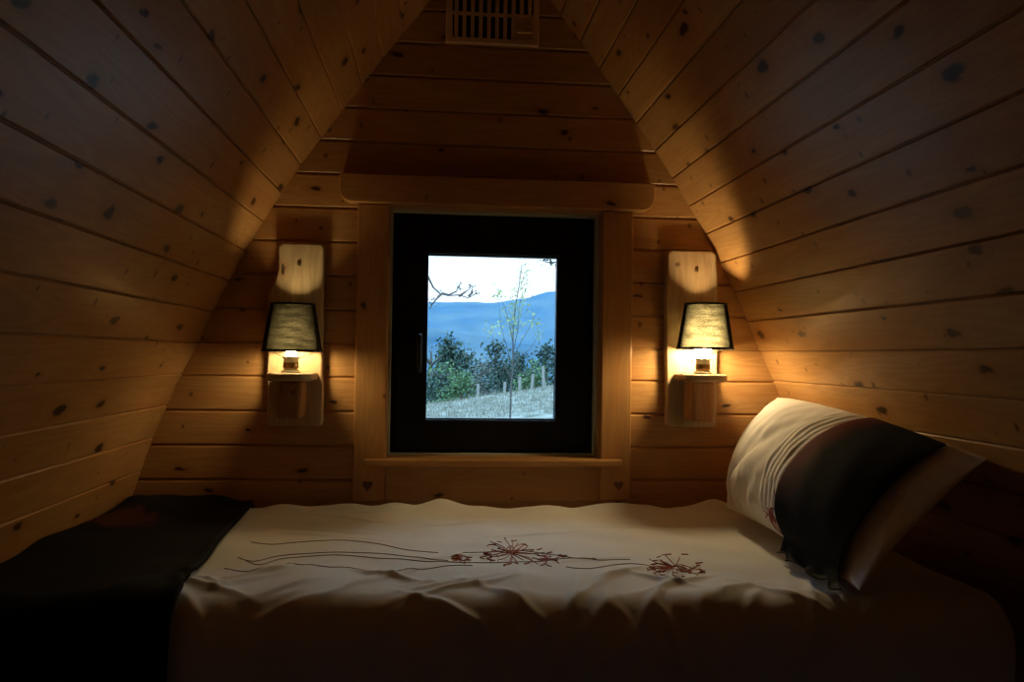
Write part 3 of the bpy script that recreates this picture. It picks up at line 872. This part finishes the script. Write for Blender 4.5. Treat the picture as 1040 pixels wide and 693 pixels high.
# aerial haze filling the valley: real scattering air
mb = MB(); mb.box((-1300, 62, -70), (1300, 1600, 190), 0)
hm = bpy.data.materials.new('valley_air'); hm.use_nodes = True; nt = hm.node_tree; nt.nodes.remove(nt.nodes['Principled BSDF'])
vs = N(nt, 'ShaderNodeVolumeScatter'); vs.inputs['Color'].default_value = (.14, .42, 1.0, 1); vs.inputs['Density'].default_value = .0009; vs.inputs['Anisotropy'].default_value = 0.0
nt.links.new(vs.outputs[0], nt.nodes['Material Output'].inputs['Volume'])
hz_o = mb.build('valley_haze', hm); struct(hz_o)
_f = hz_o.data.polygons[0]
if _f.normal.dot(_f.center-Vector((0, 830, 60))) < 0: hz_o.data.flip_normals()      # the air is inside the box

# leaves
def leafmat(name, c, nzv=.3):
    m, nt, b = nmat(name); L = nt.links
    tc = N(nt, 'ShaderNodeTexCoord'); nn = N(nt, 'ShaderNodeTexNoise'); nn.inputs['Scale'].default_value = 3; nn.inputs['Detail'].default_value = 3; L.new(tc.outputs['Object'], nn.inputs['Vector'])
    L.new(ramp(nt, nn.outputs['Fac'], [(.35, tuple(x*(1-nzv) for x in c)), (.65, tuple(x*(1+nzv) for x in c))]), b.inputs['Base Color'])
    b.inputs['Roughness'].default_value = .7; return m
LEAF_D = leafmat('leaf_dark', (.018, .045, .028)); LEAF_M = leafmat('leaf_mid', (.06, .115, .035)); LEAF_P = leafmat('leaf_pale', (.30, .34, .10))
LEAF_G = leafmat('twig_grey', (.10, .11, .09))
BARK = plain('bark', (.07, .06, .05), .9, nz=.3); BARKP = plain('bark_pale', (.22, .20, .17), .9, nz=.3)
def leaf(mb, c, s, rd):
    a = Vector((rd.gauss(0, 1), rd.gauss(0, 1), rd.gauss(0, 1))).normalized(); b = a.orthogonal().normalized(); t = a.cross(b)
    mb.face([c-b*s*.5, c+t*s*.32, c+b*s*.5, c-t*s*.32])
def bushy_tree(x, y, ztop, w, h, mat, label, seed, conif=False, n=900, group='trees beyond the crest of the bank', bark=BARK):
    rd = random.Random(seed); zg = ztop-h
    root = empty('conifer' if conif else 'leafy_tree', (x, y, zg)); tag(root, label, 'tree', group)
    mb = MB(); tube(mb, [(0, 0, -.3), (.02*w, 0, h*.5), (0, .02, h*.95)], [w*.05, w*.035, w*.01], 7)
    for i in range(10):
        t = rd.uniform(.25, .9); a = rd.uniform(0, 6.28); l = w*.42*(1-t if conif else .9*(1-t*.5))
        tube(mb, [(0, 0, h*t), (l*.5*math.cos(a), l*.5*math.sin(a), h*t+l*(.1 if conif else .35)), (l*math.cos(a), l*math.sin(a), h*t+l*(.0 if conif else .6))], [w*.018, w*.012, w*.005], 5)
    mb.build('trunk', bark, root)
    mb = MB()
    cl = []
    for i in range(26):
        t = rd.random(); a = rd.uniform(0, 6.28)
        if conif: r = w*.5*(1-t)*rd.uniform(.4, 1); z = h*(.12+.86*t)
        else: r = w*.42*rd.random()**.5*math.sin(math.pi*min(.95, .2+t*.75)); z = h*(.25+.68*t)
        cl.append((r*math.cos(a), r*math.sin(a), z, w*(.10 if conif else .13)*(1.15-t*.5)))
    for i in range(n):
        c = rd.choice(cl); p = Vector((c[0]+rd.gauss(0, c[3]), c[1]+rd.gauss(0, c[3]), c[2]+rd.gauss(0, c[3]*.8)))
        leaf(mb, p, w*rd.uniform(.03, .065), rd)
    mb.build('foliage', mat, root)
    return root
# (photo x, photo y of the top, distance, width, height, kind)
TREES = [(438, 350, 34, 3.6, 6.0, LEAF_M, 0, 'mid green tree at the left edge of the window view'),
         (457, 343, 40, 4.4, 8.0, LEAF_D, 1, 'dark conifer second from the left in the window view'),
         (474, 352, 46, 4.6, 7.5, LEAF_D, 0, 'dark round tree left of the grey bare tree beyond the bank'),
         (488, 364, 34.5, 2.4, 5.0, LEAF_G, 0, 'greyish half-bare tree low beyond the bank'),
         (503, 352, 52, 5.4, 9.0, LEAF_D, 1, 'dark conifer just left of the sapling, beyond the bank'),
         (515, 358, 41.5, 3.4, 6.5, LEAF_D, 0, 'dark round tree directly behind the sapling'),
         (528, 358, 58, 5.6, 9.5, LEAF_D, 1, 'small dark conifer just right of the sapling, beyond the fence'),
         (540, 362, 28.5, 2.4, 5.5, LEAF_M, 0, 'mid green tree right of the sapling, behind the fence posts'),
         (554, 350, 72, 7.0, 8.5, LEAF_D, 1, 'dark conifer at the right, under the hill crest'),
         (569, 356, 35.5, 3.4, 7.0, LEAF_D, 0, 'dark round tree at the right edge of the window view'),
         (448, 374, 29.5, 2.6, 4.0, LEAF_D, 0, 'low dark bush in front of the trees at the left'),
         (468, 380, 25.6, 2.0, 3.0, LEAF_M, 0, 'low green bush above the grass left of centre')]
for i, (px, py, yy, w, h, mt_, con, lab) in enumerate(TREES):
    p = at(px, py, yy); bushy_tree(p.x, p.y, p.z, w, h, mt_, lab, 20+i, bool(con), 2400)
# fence posts along the crest
for i, (px, top, hgt, yy) in enumerate([(486, 390, 1.0, 24.0), (512, 388, 1.0, 23.6), (528, 383, 1.0, 23.2), (540, 380, 1.05, 22.8), (553, 372, 1.1, 22.2)]):
    p = at(px, top, yy); mb = MB(); lean = (-.02, .03, .0, .04, -.05)[i]
    zg = ground_z(p.x, yy)
    tube(mb, [(0, 0, -.2), (lean, 0, p.z-zg)], [.05, .045], 8)
    o = mb.build('fence_post', BARKP); o.location = (p.x, yy, zg)
    tag(o, ('short pale fence post farthest left on the bank', 'pale fence post just left of the sapling trunk', 'pale fence post just right of the sapling trunk',
            'pale fence post second from the right on the crest', 'tallest pale fence post at the right of the crest')[i], 'fence post', 'fence posts along the crest')

# the slim sapling in front of the view
def tree_from_px(name, label, cat, trunk, branches, leaves, y, lm, rt, bark, base_z=None, extra_pts=()):
    P = [at(px, py, y) for px, py in trunk]
    base = P[0].copy()
    P = list(extra_pts)+P
    root = empty(name, P[0]); tag(root, label, cat)
    rd = random.Random(len(trunk)*7+len(leaves))
    mb = MB(); n = len(P); tube(mb, P, [rt*(1-.8*i/(n-1)) for i in range(n)], 7)
    settle(mb.build('trunk', bark), root)
    for br in branches:
        mb = MB(); Q = [at(px, py, y)+Vector((0, rd.uniform(-.12, .12)*(k > 0), 0)) for k, (px, py) in enumerate(br)]
        m = len(Q); tube(mb, Q, [rt*.35*(1-.7*i/max(1, m-1)) for i in range(m)], 5)
        settle(mb.build('branch', bark), root)
    mb = MB()
    for (px, py, sx, sy, cnt, sz) in leaves:
        for i in range(int(cnt*1.7)):
            p = at(rd.gauss(px, sx), rd.gauss(py, sy), y)+Vector((0, rd.uniform(-.15, .15), 0)); leaf(mb, p, sz*rd.uniform(.7, 1.3), rd)
    settle(mb.build('leaves', lm), root)
    return root
yS = 11.0
gp = at(518, 470, yS); gp.z = ground_z(gp.x, yS)-.1
tree_from_px('sapling', 'slim young tree with pale leaves standing in the middle of the window view', 'tree',
    [(518, 425), (519, 395), (521, 365), (521, 340), (523, 315), (527, 292), (530, 268)],
    [[(520, 372), (514, 350), (508, 330), (506, 300)], [(521, 365), (530, 345), (540, 330), (545, 318)], [(521, 350), (517, 330), (513, 312), (507, 298)],
     [(521, 358), (526, 335), (528, 312), (531, 295)], [(520, 375), (528, 362), (538, 355), (548, 340)], [(519, 385), (510, 365), (500, 345), (498, 335)], [(519, 380), (512, 372), (504, 366)]],
    [(521, 325, 5, 11, 170, .035), (532, 282, 2.6, 9, 60, .035), (506, 298, 2, 3, 14, .05), (530, 305, 4, 6, 40, .04), (541, 328, 5, 5, 40, .04), (500, 334, 5, 5, 32, .04), (548, 342, 3, 4, 16, .04), (522, 300, 4, 7, 30, .035)],
    yS, LEAF_P, .02, BARK, extra_pts=[gp])
# leafy branch of a tree that stands left of the window
yB = 5.0
t0 = at(372, 300, yB)
tree_from_px('overhanging_tree', 'bare dark branch with small buds reaching in from the left of the window view', 'tree',
    [(372, 440), (374, 360), (378, 300), (384, 250), (386, 200)],
    [[(380, 290), (405, 272), (425, 270), (434, 280), (440, 291), (447, 298), (455, 301), (466, 300), (476, 302), (484, 298)],
     [(449, 298), (456, 299), (463, 297), (466, 291)], [(466, 301), (472, 297), (477, 293)], [(476, 301), (480, 297), (479, 294)], [(448, 299), (442, 306), (436, 314)]],
    [(466, 292, 1.5, 1.5, 8, .022), (478, 293, 1.5, 1.5, 10, .022), (484, 298, 1.2, 1.2, 6, .022), (440, 308, 4, 4, 14, .022), (447, 297, 2, 2, 6, .02)],
    yB, LEAF_D, .032, BARK, extra_pts=[Vector((t0.x, yB, ground_z(t0.x, yB)-.1))])
t1 = at(640, 300, yB)
tree_from_px('overhanging_tree', 'leafy dark twig tip at the top right corner of the window view', 'tree',
    [(640, 440), (638, 360), (634, 300), (628, 250), (626, 200)],
    [[(632, 280), (600, 262), (575, 262), (563, 268), (556, 266), (551, 262)], [(560, 267), (557, 263), (553, 259)]],
    [(553, 263, 2.5, 1.5, 12, .026), (560, 268, 3, 1.5, 14, .026), (548, 260, 2, 1.5, 8, .022)],
    yB, LEAF_D, .032, BARK, extra_pts=[Vector((t1.x, yB, ground_z(t1.x, yB)-.1))])

# ------------------------------------------------------------------ sky
w = bpy.data.worlds.new('dusk_sky'); sc.world = w; w.use_nodes = True; nt = w.node_tree; L = nt.links
bg = nt.nodes['Background']
tc = N(nt, 'ShaderNodeTexCoord'); sp = N(nt, 'ShaderNodeSeparateXYZ'); L.new(tc.outputs['Generated'], sp.inputs[0])
c = ramp(nt, math_n(nt, 'MULTIPLY_ADD', sp.outputs[2], .5, .5), [(.0, (.05, .06, .07)), (.49, (.25, .30, .34)), (.505, (1.35, 1.72, 2.5)), (.565, (1.4, 1.85, 2.7)), (.66, (2.7, 4.3, 6.0)), (.80, (3.4, 6.2, 9.0)), (1.0, (2.2, 4.2, 6.6))])
cn = N(nt, 'ShaderNodeTexNoise'); cn.inputs['Scale'].default_value = 3; cn.inputs['Detail'].default_value = 4
mp = N(nt, 'ShaderNodeMapping'); mp.inputs['Scale'].default_value = (1, 1, 5); L.new(tc.outputs['Generated'], mp.inputs[0]); L.new(mp.outputs[0], cn.inputs['Vector'])
c = mixc(nt, ramp(nt, cn.outputs['Fac'], [(.4, (0, 0, 0)), (.7, (.3, .3, .3))]), c, (1.4, 1.6, 2.0))
L.new(c, bg.inputs['Color']); bg.inputs['Strength'].default_value = 1.0
w.cycles.sampling_method = 'AUTOMATIC'
